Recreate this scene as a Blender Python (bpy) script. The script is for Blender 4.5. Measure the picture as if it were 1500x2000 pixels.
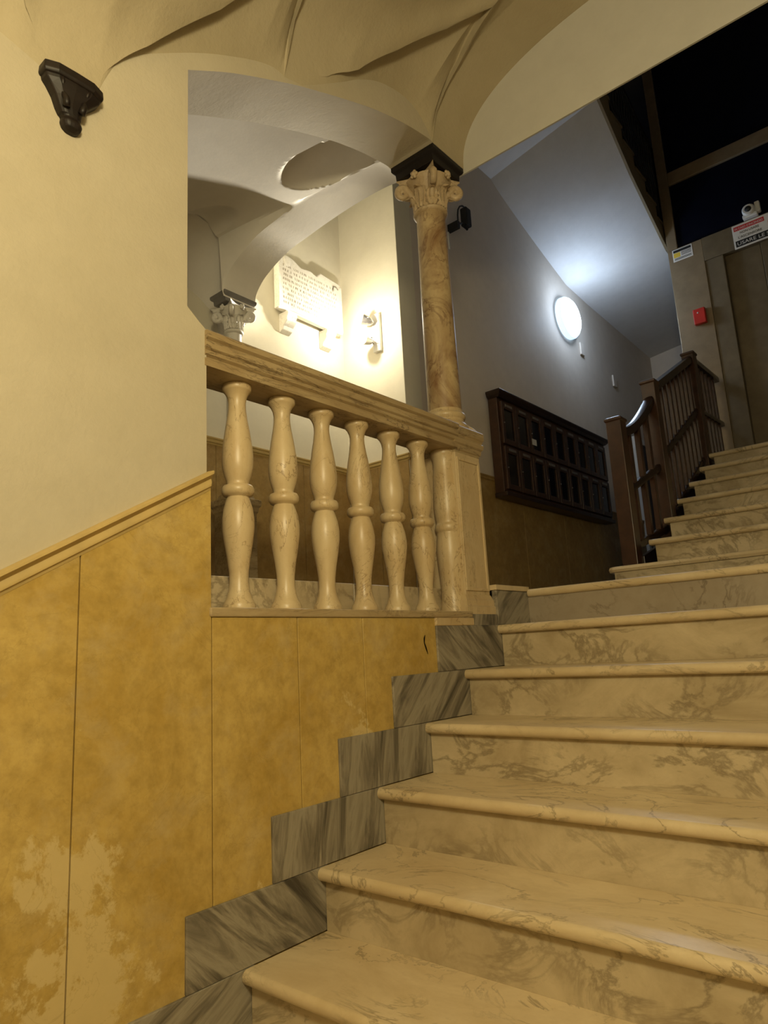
import bpy, math, random
from mathutils import Vector, Matrix

# ------------------------------------------------------------------ camera
scene = bpy.context.scene
C = scene.collection
for o in list(bpy.data.objects):
    bpy.data.objects.remove(o)
yaw, pit, rol = (math.radians(a) for a in (39.937, 11.3964, -3.0913))
fw = Vector((-math.sin(yaw)*math.cos(pit), math.cos(yaw)*math.cos(pit), math.sin(pit)))
rt = fw.cross(Vector((0, 0, 1))).normalized(); up = rt.cross(fw)
r2 = rt*math.cos(rol) + up*math.sin(rol); u2 = -rt*math.sin(rol) + up*math.cos(rol)
cd = bpy.data.cameras.new('camera'); cam = bpy.data.objects.new('camera', cd); C.objects.link(cam)
cd.sensor_fit = 'VERTICAL'; cd.sensor_height = 36.0; cd.sensor_width = 27.0
cd.lens = 1354.62/2000*36.0; cd.clip_start = 0.02
mw = Matrix((r2, u2, -fw)).transposed().to_4x4(); mw.translation = Vector((1.65, 0, 1.53))
cam.matrix_world = mw
scene.camera = cam

# ------------------------------------------------------------------ world, lamps, exposure
w = bpy.data.worlds.new('night'); scene.world = w; w.use_nodes = True
w.node_tree.nodes['Background'].inputs[0].default_value = (0.02, 0.03, 0.06, 1)
w.node_tree.nodes['Background'].inputs[1].default_value = 0.05
scene.view_settings.view_transform = 'Standard'
scene.view_settings.look = 'None'
scene.view_settings.gamma = 1.0
scene.view_settings.use_curve_mapping = False
scene.view_settings.exposure = 0.0

def point(name, loc, power, col, radius, kind='POINT', aim=None, size=None, blend=.5):
    l = bpy.data.lights.new(name, kind); o = bpy.data.objects.new(name, l); C.objects.link(o)
    l.energy = power; l.color = col; l.shadow_soft_size = radius; o.location = loc
    if aim is not None:
        o.rotation_euler = (Vector(aim)-Vector(loc)).to_track_quat('-Z', 'Y').to_euler()
    if kind == 'SPOT':
        l.spot_size = math.radians(size); l.spot_blend = blend
    return o
WARM = (1.0, 0.87, 0.545)
point('entrance_lantern_light', (1.92, -0.15, 2.76), 114, WARM, 0.15)          # lantern of the entrance hall, behind the viewer

# ------------------------------------------------------------------ mesh helpers
def mesh_obj(name, V, F, mat=None, parent=None, smooth=False, bevel=0, seg=2, auto=None):
    me = bpy.data.meshes.new(name); me.from_pydata([tuple(v) for v in V], [], F); me.update()
    if mat: me.materials.append(mat)
    o = bpy.data.objects.new(name, me); C.objects.link(o)
    if parent is not None: o.parent = parent
    if smooth:
        for p in me.polygons: p.use_smooth = True
    if auto:
        me.set_sharp_from_angle(angle=math.radians(auto))
    if bevel:
        b = o.modifiers.new('bevel', 'BEVEL'); b.width = bevel; b.segments = seg; b.limit_method = 'ANGLE'
    return o
class MB:
    def __init__(s): s.V = []; s.F = []
    def add(s, V, F):
        n = len(s.V); s.V += [tuple(v) for v in V]; s.F += [tuple(i+n for i in f) for f in F]; return s
    def box(s, x0, x1, y0, y1, z0, z1):
        V = [(x, y, z) for x in (x0, x1) for y in (y0, y1) for z in (z0, z1)]
        return s.add(V, [(0,1,3,2),(4,6,7,5),(0,4,5,1),(2,3,7,6),(0,2,6,4),(1,5,7,3)])
    def prism(s, poly, axis, a, b):
        # poly: 2D points; axis 'x' -> (y,z), 'y' -> (x,z), 'z' -> (x,y)
        def P(p, t): return {'x': (t, p[0], p[1]), 'y': (p[0], t, p[1]), 'z': (p[0], p[1], t)}[axis]
        n = len(poly)
        V = [P(p, a) for p in poly] + [P(p, b) for p in poly]
        F = [tuple(range(n))[::-1], tuple(range(n, 2*n))] + [(i, (i+1) % n, n+(i+1) % n, n+i) for i in range(n)]
        return s.add(V, F)
    def obox(s, p0, p1, wy, wz, upv=(0, 0, 1)):
        # beam from p0 to p1 with width wy (sideways) and wz (up)
        p0 = Vector(p0); p1 = Vector(p1); d = (p1-p0).normalized(); sd = d.cross(Vector(upv)).normalized(); u = sd.cross(d)
        V = [p + sd*(a*wy/2) + u*(b*wz/2) for p in (p0, p1) for a, b in ((-1,-1),(1,-1),(1,1),(-1,1))]
        return s.add(V, [(3,2,1,0),(4,5,6,7),(0,1,5,4),(1,2,6,5),(2,3,7,6),(3,0,4,7)])
    def lathe(s, prof, n=24, c=(0, 0, 0), a0=0, a1=2*math.pi, cap=True):
        full = abs(a1-a0-2*math.pi) < 1e-6; m = n if full else n+1
        V = []; F = []
        for r, z in prof:
            for i in range(m):
                a = a0+(a1-a0)*i/n; V.append((c[0]+r*math.cos(a), c[1]+r*math.sin(a), c[2]+z))
        for j in range(len(prof)-1):
            for i in range(n if full else m-1):
                i2 = (i+1) % m
                F.append((j*m+i, j*m+i2, (j+1)*m+i2, (j+1)*m+i))
        if cap:
            F.append(tuple(range(m))[::-1]); F.append(tuple(range((len(prof)-1)*m, len(prof)*m)))
        return s.add(V, F)
    def tube(s, pts, r, n=8):
        pts = [Vector(p) for p in pts]; V = []; F = []; prev = None
        for i, p in enumerate(pts):
            d = (pts[min(i+1, len(pts)-1)]-pts[max(i-1, 0)]).normalized()
            ref = Vector((0, 0, 1)) if abs(d.z) < .9 else Vector((1, 0, 0))
            if prev is None: e = d.cross(ref).normalized()
            else:
                e = prev - d*prev.dot(d); e.normalize()
            prev = e; f = d.cross(e)
            rr = r[i] if isinstance(r, (list, tuple)) else r
            for k in range(n):
                a = 2*math.pi*k/n; V.append(p+e*(rr*math.cos(a))+f*(rr*math.sin(a)))
        for i in range(len(pts)-1):
            for k in range(n):
                k2 = (k+1) % n; F.append((i*n+k, i*n+k2, (i+1)*n+k2, (i+1)*n+k))
        F.append(tuple(range(n))[::-1]); F.append(tuple(range((len(pts)-1)*n, len(pts)*n)))
        return s.add(V, F)
    def loft(s, rings, cap=True):
        n = len(rings[0]); V = [p for r in rings for p in r]; F = []
        for j in range(len(rings)-1):
            for i in range(n):
                i2 = (i+1) % n; F.append((j*n+i, j*n+i2, (j+1)*n+i2, (j+1)*n+i))
        if cap:
            F.append(tuple(range(n))[::-1]); F.append(tuple(range((len(rings)-1)*n, len(rings)*n)))
        return s.add(V, F)
    def ball(s, c, rx, ry=None, rz=None, n=12, m=8):
        ry = ry or rx; rz = rz or rx
        V = [(c[0]+rx*math.sin(math.pi*j/m)*math.cos(2*math.pi*i/n), c[1]+ry*math.sin(math.pi*j/m)*math.sin(2*math.pi*i/n), c[2]-rz*math.cos(math.pi*j/m)) for j in range(m+1) for i in range(n)]
        F = [(j*n+i, j*n+(i+1) % n, (j+1)*n+(i+1) % n, (j+1)*n+i) for j in range(m) for i in range(n)]
        return s.add(V, F)
    def obj(s, name, mat, parent=None, **k): return mesh_obj(name, s.V, s.F, mat, parent, **k)
def struct(o): o['kind'] = 'structure'; return o
def tag(o, label, cat, group=None):
    o['label'] = label; o['category'] = cat
    if group: o['group'] = group
    return o
def empty(name, loc=(0, 0, 0)):
    o = bpy.data.objects.new(name, None); C.objects.link(o); o.location = loc; o.empty_display_size = .1; return o
def local(o, parent):       # parent a mesh built in world coordinates under an empty that stands elsewhere
    o.parent = parent; o.matrix_parent_inverse = Matrix.Translation(parent.location).inverted(); return o
def interp(x, xs, ys):
    if x <= xs[0]: return ys[0]
    for i in range(len(xs)-1):
        if x <= xs[i+1]:
            t = (x-xs[i])/(xs[i+1]-xs[i]); return ys[i]+t*(ys[i+1]-ys[i])
    return ys[-1]
def smooth_interp(x, xs, ys):
    # Catmull-Rom on a non-uniform table
    if x <= xs[0]: return ys[0]
    if x >= xs[-1]: return ys[-1]
    n = len(xs)
    for i in range(n-1):
        if x <= xs[i+1]:
            h = xs[i+1]-xs[i]; t = (x-xs[i])/h
            s = lambda k: (ys[min(k+1, n-1)]-ys[max(k-1, 0)])/(xs[min(k+1, n-1)]-xs[max(k-1, 0)])
            m0, m1 = s(i)*h, s(i+1)*h
            return (2*t**3-3*t**2+1)*ys[i]+(t**3-2*t**2+t)*m0+(-2*t**3+3*t**2)*ys[i+1]+(t**3-t**2)*m1

# ------------------------------------------------------------------ materials
class NT:
    def __init__(s, name):
        s.m = bpy.data.materials.new(name); s.m.use_nodes = True; s.t = s.m.node_tree; s.N = s.t.nodes
        s.b = s.N['Principled BSDF']
    def n(s, typ, **k):
        nd = s.N.new(typ)
        for a, v in k.items():
            if a.startswith('i_'):
                key = a[2:]; key = int(key) if key.isdigit() else key.replace('_', ' ')
                nd.inputs[key].default_value = v
            else: setattr(nd, a, v)
        return nd
    def l(s, a, b): s.t.links.new(a, b)
    def coord(s, scale=(1, 1, 1), rnd=True, rot=(0, 0, 0)):
        tc = s.n('ShaderNodeTexCoord'); mp = s.n('ShaderNodeMapping'); mp.inputs['Scale'].default_value = scale; mp.inputs['Rotation'].default_value = rot
        s.l(tc.outputs['Object'], mp.inputs['Vector'])
        if rnd:
            oi = s.n('ShaderNodeObjectInfo'); mu = s.n('ShaderNodeMath', operation='MULTIPLY'); mu.inputs[1].default_value = 37.0
            s.l(oi.outputs['Random'], mu.inputs[0])
            cx = s.n('ShaderNodeCombineXYZ'); s.l(mu.outputs[0], cx.inputs[0]); s.l(mu.outputs[0], cx.inputs[1]); s.l(mu.outputs[0], cx.inputs[2])
            s.l(cx.outputs[0], mp.inputs['Location'])
        return mp.outputs['Vector']
    def noise(s, vec, scale, detail=5, rough=.6, dist=0):
        nd = s.n('ShaderNodeTexNoise'); nd.inputs['Scale'].default_value = scale; nd.inputs['Detail'].default_value = detail
        nd.inputs['Roughness'].default_value = rough; nd.inputs['Distortion'].default_value = dist
        s.l(vec, nd.inputs['Vector']); return nd.outputs[0]
    def ramp(s, fac, stops):
        r = s.n('ShaderNodeValToRGB'); e = r.color_ramp.elements
        while len(e) < len(stops): e.new(.5)
        for el, (p, c) in zip(e, stops):
            el.position = p; el.color = (c[0], c[1], c[2], 1) if isinstance(c, (tuple, list)) else (c, c, c, 1)
        s.l(fac, r.inputs[0]); return r.outputs[0]
    def mix(s, fac, a, b, mode='MIX'):
        m = s.n('ShaderNodeMix', data_type='RGBA', blend_type=mode)
        for inp, v in ((0, fac), (6, a), (7, b)):
            if isinstance(v, (int, float)): m.inputs[inp].default_value = v
            elif isinstance(v, (tuple, list)): m.inputs[inp].default_value = (v[0], v[1], v[2], 1)
            else: s.l(v, m.inputs[inp])
        return m.outputs[2]
    def bump(s, h, strength=.2, dist=.01):
        b = s.n('ShaderNodeBump'); b.inputs['Strength'].default_value = strength; b.inputs['Distance'].default_value = dist
        s.l(h, b.inputs['Height']); s.l(b.outputs[0], s.b.inputs['Normal'])
    def fin(s, col, rough=.6, spec=.5, metal=0):
        if isinstance(col, (tuple, list)): s.b.inputs['Base Color'].default_value = (*col, 1)
        else: s.l(col, s.b.inputs['Base Color'])
        if isinstance(rough, (int, float)): s.b.inputs['Roughness'].default_value = rough
        else: s.l(rough, s.b.inputs['Roughness'])
        s.b.inputs['Specular IOR Level'].default_value = spec; s.b.inputs['Metallic'].default_value = metal
        return s.m
def plain(name, col, rough=.6, spec=.4, metal=0, emit=None, es=0, var=.12, sc=9):
    t = NT(name); v = t.coord(rnd=True)
    n = t.noise(v, sc, 4); c = t.mix(t.ramp(n, [(.3, 0), (.7, 1)]), tuple(x*(1-var) for x in col), tuple(min(1, x*(1+var)) for x in col))
    m = t.fin(c, rough, spec, metal)
    if emit:
        t.b.inputs['Emission Color'].default_value = (*emit, 1); t.b.inputs['Emission Strength'].default_value = es
    return m
def plaster(name, a, b, bumpy=.25, sc=1.6):
    t = NT(name); v = t.coord(rnd=False)
    n1 = t.noise(v, sc, 6, .6); n2 = t.noise(v, 9, 5, .7); n3 = t.noise(v, 60, 3, .6)
    c = t.mix(t.ramp(n1, [(.32, 0), (.68, 1)]), a, b)
    c = t.mix(t.ramp(n2, [(.35, .0), (.8, .22)]), c, tuple(x*.72 for x in a))
    mx = t.n('ShaderNodeMath', operation='MULTIPLY_ADD'); t.l(n2, mx.inputs[0]); mx.inputs[1].default_value = 2.0; t.l(n3, mx.inputs[2])
    t.bump(mx.outputs[0], bumpy, .006)
    return t.fin(c, .75, .25)
def ochre_stone(name, base, dark, worn, worn_amt=.56):
    t = NT(name); v = t.coord(rnd=False)
    n1 = t.noise(v, 2.6, 9, .72, .5); n2 = t.noise(v, 22, 6, .7)
    c = t.mix(t.ramp(n1, [(.36, 0), (.62, 1)]), dark, base)
    c = t.mix(t.ramp(n2, [(.40, 0), (.72, .60)]), c, tuple(x*.66 for x in dark))
    n6 = t.noise(v, 6.5, 7, .7, .3); c = t.mix(t.ramp(n6, [(.50, 0), (.72, .5)]), c, (.50, .39, .20))
    # worn pale patches low on the wall, with frayed edges
    mo = t.n('ShaderNodeMapping'); mo.inputs['Location'].default_value = (3.3, 7.5, 1.85); t.l(v, mo.inputs['Vector'])
    n3 = t.noise(mo.outputs[0], 1.9, 12, .70, .25)
    sx = t.n('ShaderNodeSeparateXYZ'); t.l(v, sx.inputs[0])
    mr = t.n('ShaderNodeMapRange'); mr.inputs[1].default_value = .35; mr.inputs[2].default_value = 1.7; mr.inputs[3].default_value = .05; mr.inputs[4].default_value = -.14
    t.l(sx.outputs[2], mr.inputs[0]); ad = t.n('ShaderNodeMath', operation='ADD'); t.l(n3, ad.inputs[0]); t.l(mr.outputs[0], ad.inputs[1])
    wm = t.ramp(ad.outputs[0], [(worn_amt, 0), (worn_amt+.025, .8)])
    c = t.mix(wm, c, worn)
    # fine brown crackle
    n4 = t.noise(v, 4.5, 6, .6, 1.2)
    vein = t.ramp(n4, [(.492, 0), (.5, .25), (.508, 0)])
    c = t.mix(vein, c, tuple(x*.6 for x in dark))
    t.bump(t.mix(.5, n2, wm), .12, .004)
    return t.fin(c, .5, .35)
def marble(name, base, shade, vein, vs=2.2, rough=.28, stretch=(1, 1, 1), vw=.02, shadeamt=.8, rot=(0, 0, 0), vamt=.8):
    t = NT(name); v = t.coord(stretch, True, rot)
    n1 = t.noise(v, 2.6, 7, .65, .8)
    c = t.mix(t.ramp(n1, [(.38, 0), (.7, shadeamt)]), base, shade)
    n2 = t.noise(v, vs, 7, .62, 1.6)
    vm = t.ramp(n2, [(.5-vw, 0), (.5, vamt), (.5+vw, 0)])
    n3 = t.noise(v, 3.1, 4, .5); gate = t.ramp(n3, [(.37, 0), (.58, 1)])
    vm = t.mix(1.0, vm, gate, 'MULTIPLY')
    c = t.mix(vm, c, vein)
    n5 = t.noise(v, 26, 5, .7); c = t.mix(t.ramp(n5, [(.5, 0), (.78, .35)]), c, shade)
    t.bump(n5, .05, .003)
    return t.fin(c, rough, .5)
def grey_streak(name):
    t = NT(name)
    tc = t.n('ShaderNodeTexCoord'); oi = t.n('ShaderNodeObjectInfo')
    ang = t.n('ShaderNodeMath', operation='MULTIPLY_ADD'); t.l(oi.outputs['Random'], ang.inputs[0]); ang.inputs[1].default_value = 2.6; ang.inputs[2].default_value = -.9
    vr = t.n('ShaderNodeVectorRotate', rotation_type='X_AXIS'); t.l(tc.outputs['Object'], vr.inputs['Vector']); t.l(ang.outputs[0], vr.inputs['Angle'])
    mp = t.n('ShaderNodeMapping'); mp.inputs['Scale'].default_value = (6, 11, 1.5); t.l(vr.outputs[0], mp.inputs['Vector'])
    n1 = t.noise(mp.outputs[0], 1.3, 8, .62, .9)
    c = t.ramp(n1, [(.34, (.060, .052, .040)), (.45, (.17, .148, .11)), (.55, (.32, .285, .215)), (.7, (.21, .185, .14))])
    n2 = t.noise(mp.outputs[0], 5, 6, .7, .4); c = t.mix(t.ramp(n2, [(.55, 0), (.75, .5)]), c, (.08, .07, .055))
    return t.fin(c, .32, .5)
M = {}
M['plaster'] = plaster('warm_plaster', (.475, .42, .305), (.53, .475, .36))
M['vault'] = plaster('vault_plaster', (.425, .36, .235), (.49, .425, .295), .30, 1.1)
M['cream'] = plaster('cream_plaster', (.72, .67, .53), (.78, .73, .60), .10)
M['white'] = plaster('white_plaster', (.70, .66, .59), (.78, .74, .67), .05, 1.3)
M['corridor'] = plaster('corridor_plaster', (.66, .58, .49), (.72, .64, .55), .12)
M['tymp'] = plaster('lunette_plaster', (.60, .58, .52), (.65, .63, .57), .12, .8)
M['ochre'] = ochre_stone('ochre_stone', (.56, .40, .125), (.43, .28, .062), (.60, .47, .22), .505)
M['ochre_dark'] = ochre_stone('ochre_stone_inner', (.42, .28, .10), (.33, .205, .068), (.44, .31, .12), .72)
M['rail'] = plain('ochre_moulding', (.52, .38, .15), .55, .3)
M['step'] = marble('step_marble', (.66, .54, .34), (.47, .355, .19), (.10, .07, .035), 2.4, .30, (1, 1.6, 1.6), .020, vamt=.6)
M['riser'] = marble('riser_marble', (.57, .475, .31), (.35, .275, .16), (.13, .095, .05), 3.0, .34, (1, 1, 1.3), .05, 1.0, vamt=.6)
M['bal'] = marble('baluster_marble', (.61, .49, .295), (.49, .355, .18), (.2, .12, .05), 2.3, .36, (3, 3, 1.6), .012, .9)
M['capm'] = marble('rail_marble', (.44, .34, .19), (.30, .21, .10), (.10, .065, .03), 3.0, .38, (4, 1, 6), .03, .9)
M['shaft'] = marble('column_marble', (.52, .40, .22), (.19, .09, .034), (.14, .065, .028), 2.6, .42, (2, 2, 1.3), .03, 1.0, (.5, .3, 0))
M['carve'] = marble('carved_marble', (.56, .44, .28), (.40, .29, .16), (.24, .16, .08), 5, .5, (4, 4, 4), .02, .9)
M['white_marble'] = marble('white_marble', (.78, .75, .68), (.66, .62, .55), (.5, .45, .38), 5, .5, (3, 3, 3), .02, .6)
M['grey'] = grey_streak('grey_streaked_marble')
M['wood'] = plain('dark_wood', (.022, .010, .006), .32, .5, var=.35, sc=14)
M['wood2'] = plain('railing_wood', (.022, .010, .006), .22, .5, var=.35, sc=14)
M['wood3'] = plain('brown_wood', (.050, .022, .011), .35, .5, var=.3, sc=14)
M['black'] = plain('black_wood', (.012, .009, .008), .55, .3)
M['string'] = plain('string_paint', (.20, .15, .085), .7, .2)
M['slate'] = plain('grey_slate', (.20, .19, .18), .6, .3)
M['corbel'] = plain('corbel_wood', (.009, .005, .004), .5, .4, var=.5, sc=40)
M['iron'] = plain('black_iron', (.01, .01, .011), .45, .5)
M['glass'] = plain('dark_lift_glass', (.004, .005, .012), .22, .15)
M['door_glass'] = plain('mailbox_glass', (.006, .005, .006), .12, .5)
M['steel'] = plain('painted_steel', (.27, .20, .12), .45, .4, .3)
M['steel_d'] = plain('lift_door_steel', (.18, .14, .085), .5, .4, .3)
M['chrome'] = plain('brushed_chrome', (.55, .53, .5), .22, .6, .9)
M['brass'] = plain('dull_metal', (.35, .33, .3), .35, .5, .8)
M['red'] = plain('red_plastic', (.50, .025, .015), .4, .5)
M['signw'] = plain('sign_white', (.72, .70, .66), .45, .4, var=.04)
M['signr'] = plain('sign_red', (.55, .04, .04), .45, .4, var=.04)
M['signk'] = plain('sign_black', (.02, .02, .02), .45, .4, var=.04)
M['signy'] = plain('sign_yellow', (.75, .52, .06), .45, .4, var=.04)
M['plastic'] = plain('white_plastic', (.70, .69, .66), .4, .4, var=.04)
M['plate'] = plain('lamp_white_metal', (.72, .70, .66), .4, .5, var=.04)
M['globe'] = plain('lamp_diffuser', (.8, .85, .9), .4, .3, emit=(.62, .80, 1.0), es=9, var=.02)
M['rim'] = plain('lamp_rim', (.75, .82, .9), .4, .3, emit=(.45, .68, 1.0), es=1.6, var=.02)
M['bulb'] = plain('spot_bulb', (.9, .9, .85), .3, .3, emit=(1.0, .93, .78), es=40, var=.02)
M['ceil'] = plaster('soffit_plaster', (.62, .60, .58), (.68, .66, .64), .12)
M['floor'] = marble('floor_marble', (.34, .29, .22), (.25, .20, .14), (.12, .09, .06), 2, .35)

# ================================================================== SETTING
RW = 2.2                                                # width of the stairwell
RISE = .1785
def tz(k): return k*RISE+(.014 if 0 < k < 10 else .002)   # tread level
def yn(k): return 1.269+.2838*(k-4)                     # nosing of step k of the lower flight
# --- vault over the lower flight
YB = [-9, .65, .81, 1.525, 1.617, 2.49, 9]; ZB = [3.10, 3.10, 3.12, 3.666, 3.69, 3.957, 3.957]
def g(x):
    x = min(x, RW-x); x = max(0, x); u = (1-x/1.1)**2.4 if x < 1.1 else 0
    return .5*(1-u)**(1/2.4)
def vmain(x, y): return interp(y, YB, ZB)+g(x)
# where each lunette meets the wall (y, z) and how far into the vault its edge runs (y, x)
LUN = [  # mostly traced from image pixels, unprojected onto the wall and vault
    ([-.40, -.25, 0, .2, .40, .552, .65], [3.10, 3.16, 3.20, 3.20, 3.17, 3.13, 3.10],
     [-.40, -.385, -.36, -.30, -.1, .12, .40, .56, .598, .634, .65], [0, .02, .06, .12, .26, .30, .20, .07, .028, .006, 0]),
    ([.81, .835, .868, .932, 1.036, 1.171, 1.30, 1.39, 1.46, 1.50, 1.525], [3.12, 3.19, 3.262, 3.334, 3.417, 3.514, 3.592, 3.64, 3.668, 3.672, 3.666],
     [.81, .828, .862, .916, 1.018, 1.161, 1.30, 1.40, 1.46, 1.50, 1.515, 1.525], [0, .004, .011, .026, .056, .099, .18, .27, .24, .15, .08, 0]),
    ([1.617, 1.68, 1.762, 1.86, 1.956, 2.08, 2.20, 2.30, 2.38, 2.44, 2.49], [3.69, 3.735, 3.797, 3.872, 3.949, 4.025, 4.066, 4.078, 4.06, 4.018, 3.957],
     [1.617, 1.69, 1.754, 1.905, 2.063, 2.239, 2.374, 2.419, 2.46, 2.48, 2.49], [0, .004, .009, .048, .139, .284, .449, .307, .21, .10, 0]),
]
def wall_top(y):
    for ly, lz, fy, fx in LUN:
        if ly[0] <= y <= ly[-1]: return smooth_interp(y, ly, lz)
    return interp(y, YB, ZB)
def fold(y):
    for ly, lz, fy, fx in LUN:
        if ly[0] <= y <= ly[-1]: return max(0, interp(y, fy, fx))
    return 0
ys = set()
for k in range(60): ys.add(-2.2+k*.03)
for k in range(237): ys.add(round(-.40+k*.0133, 4))
for L in LUN: ys.update(L[0]); ys.update(L[2])
ys = sorted(y for y in ys if -2.2 <= y <= 2.762) + [2.762]
ys = [y for i, y in enumerate(ys) if i == 0 or y-ys[i-1] > .0015]
V = []; F = []; NA, NB = 16, 60
for y in ys:
    xf = fold(y); zt = wall_top(y)
    for i in range(NA):
        t = i/NA; x = xf*t
        z0 = zt; z1 = vmain(xf, y)
        z1 -= .04*min(1, xf/.035)
        sag = min(.17, xf*2.2)*t*math.sqrt(1-t)        # hollow of the lunette behind its raised edge
        V.append((x, y, z0+(z1-z0)*t+sag if xf > 1e-4 else zt))
    for i in range(NB+1):
        t = i/NB; x = xf+(RW-xf)*(.5-.5*math.cos(math.pi*t))
        V.append((x, y, vmain(x, y)-.04*min(1, xf/.035)*math.exp(-((x-xf)/.09)**2)))
nr = NA+NB+1
for j in range(len(ys)-1):
    for i in range(nr-1):
        F.append((j*nr+i, j*nr+i+1, (j+1)*nr+i+1, (j+1)*nr+i))
vault = struct(mesh_obj('ceiling', V, F, M['vault'], smooth=True, auto=24))

# --- left wall: plaster above, thick arch over the balustrade
AY = [1.106, 1.275, 1.486, 1.603, 1.857, 2.05, 2.187, 2.30, 2.40, 2.468, 2.492]; AZ = [3.404, 3.51, 3.621, 3.678, 3.787, 3.862, 3.904, 3.932, 3.95, 3.96, 3.957]
mb = MB(); TH = -.27
cols = sorted(set([y for y in ys if y > -2.2]+[-2.2, 1.106, 2.492]))
def wl(y): return 0 if y < 1.106 else (smooth_interp(y, AY, AZ) if y < 2.492 else 3.957)
def strip(y0, y1, lo0, lo1, hi0, hi1):
    a = [(0, y0, lo0), (0, y1, lo1), (0, y1, hi1), (0, y0, hi0)]; b = [(TH, p[1], p[2]) for p in a]
    mb.add(a+b, [(0,1,2,3), (7,6,5,4), (0,4,5,1), (3,2,6,7)])
for y0, y1 in zip(cols[:-1], cols[1:]):
    e = 1e-6
    strip(y0, y1, wl(y0+e), wl(y1-e), max(wall_top(y0), wl(y0+e))+.002, max(wall_top(y1), wl(y1-e))+.002)
    a_ = [(TH, y0, 3.0), (TH, y1, 3.0), (TH, y1, 4.8), (TH, y0, 4.8)]
    if y0 > .3: mb.add([(p[0], p[1], max(p[2], (wall_top(p[1]) if p[2] < 4 else 0))) for p in a_], [(0, 1, 2, 3)])
mb.add([(0, 1.106, 0), (TH, 1.106, 0), (TH, 1.106, 3.404), (0, 1.106, 3.404)], [(0,1,2,3)])
mb.prism([(1.106, 0), (1.174, 0), (1.174, 2.52), (1.150, 2.538), (1.106, 2.575)], 'x', TH, 0)
mb.box(TH, -.004, 1.174, 2.78, 0, 1.652)                # parapet body under the balusters
mb.box(TH, -.03, 2.2, 3.06, 0, 1.60)
wall_left = struct(mb.obj('wall_left', M['plaster'], smooth=True, auto=20))
# dado of ochre stone slabs (each slab its own piece)
def dz(y): return 1.752+.5775*(y-.624)                  # top of the sloping dado rail
def slab(y0, y1, top0, top1, par, mat):
    mb = MB(); mb.prism([(y0+.0016, 0), (y1-.0016, 0), (y1-.0016, top1), (y0+.0016, top0)], 'x', -.004, .008)
    return mb.obj('stone_panel', mat, par, bevel=.0015, seg=1)
for y0, y1 in ((-2.2, -1.1), (-1.1, -.05), (-.05, .803), (.803, 1.185)):
    slab(y0, y1, dz(y0)-.03, dz(y1)-.03, wall_left, M['ochre'])
for y0, y1 in ((1.185, 1.507), (1.507, 1.812), (1.812, 2.243)):
    slab(y0, y1, 1.651, 1.651, wall_left, M['ochre'])
mb = MB()
prof = [(0, -.056), (.009, -.056), (.012, -.048), (.018, -.044), (.02, -.034), (.016, -.022), (.022, -.016), (.032, -.010), (.032, -.002), (.028, 0), (0, .003)]
mb.loft([[(x, y, dz(y)+z) for x, z in prof] for y in (-2.2, 1.178)])
mb.obj('dado_rail', M['rail'], wall_left, smooth=True, auto=35)
# dark chip in the stone beside the top skirting block
mb = MB(); mb.loft([[(.0095, y+.004*math.cos(a)*s, z+.006*math.sin(a)*s) for a in [k*math.pi/3 for k in range(6)]] for y, z, s in ((2.166, 1.585, .3), (2.160, 1.572, 1), (2.158, 1.556, .7), (2.168, 1.535, .9), (2.176, 1.515, .4))])
mb.obj('chip', M['signk'], wall_left)

# --- stepped skirting of grey marble
base_left = struct(MB().box(-.02, -.005, -.7, 2.2, 0, .02).obj('baseboard_left', M['grey']))
for k in range(0, 10):
    y0 = 1.10+.2838*(k-4); y1 = yn(k+1)+.045
    z0 = tz(k)+.0005; z1 = tz(k+1)+.0015
    if k == 0: z0 = 0.001
    if k == 9: y0 = 2.705; y1 = 3.02; z1 = 1.776
    mb = MB(); mb.box(-.01, .016, y0, y1, z0+.001, z1-.001)
    o = mb.obj('skirting_block', M['grey'], base_left, bevel=.002, seg=1)
    o.data.transform(Matrix.Translation((0, -y0, -z0))); o.location = (0, y0, z0)
MB().box(-.25, .02, 2.70, 3.0, 1.776, 1.800).obj('skirting_cap', M['step'], base_left, bevel=.003)
MB().box(-.02, .012, 2.40, 2.71, 1.61, 1.668).obj('skirting_block', M['grey'], base_left, bevel=.002, seg=1)

# --- floors
fl = struct(MB().box(-.3, RW, -2.2, 2.0, -.1, 0).obj('floor', M['floor']))
fl2 = struct(MB().box(-1.80, RW, 2.99, 9.31, 1.60, 1.7845).box(-1.80, -.15, -.6, 2.99, 1.60, 1.7845).obj('floor_landing', M['floor']))
for y0, y1 in ((1.17, 1.42), (1.42, 1.60), (1.60, 1.93), (1.93, 2.33), (2.33, 2.72)):
    MB().box(-.150, -.135, y0+.001, y1-.001, 1.655, 1.79).obj('edging_stone', M['riser'], fl2, bevel=.003, seg=1)
fl3 = struct(MB().box(.13, RW, 6.30, 9.3, 2.88, 3.034).box(-.2, .13, 7.05, 9.3, 2.88, 3.034).obj('floor_upper_landing', M['floor']))

# --- unseen sides of the hall
struct(MB().box(RW, RW+.2, -2.2, 9.31, 0, 8.2).obj('wall_right', M['plaster']))
struct(MB().box(-.3, RW+.2, -2.4, -2.2, 0, 4.2).obj('wall_rear', M['plaster']))
struct(MB().box(-2.0, RW+.2, 9.31, 9.5, 1.7, 8.2).obj('wall_far', M['corridor']))
struct(MB().box(-2.0, RW+.2, 2.76, 9.5, 8.2, 8.4).obj('ceiling_stairwell', M['ceil']))

# --- lunette wall above the flat beam, carried by the column
struct(MB().prism([(2.762, 3.930), (2.775, 3.933), (2.97, 4.30), (2.97, 8.2), (2.762, 8.2)], 'x', -.10, RW).obj('wall_lunette', M['tymp']))

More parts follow.
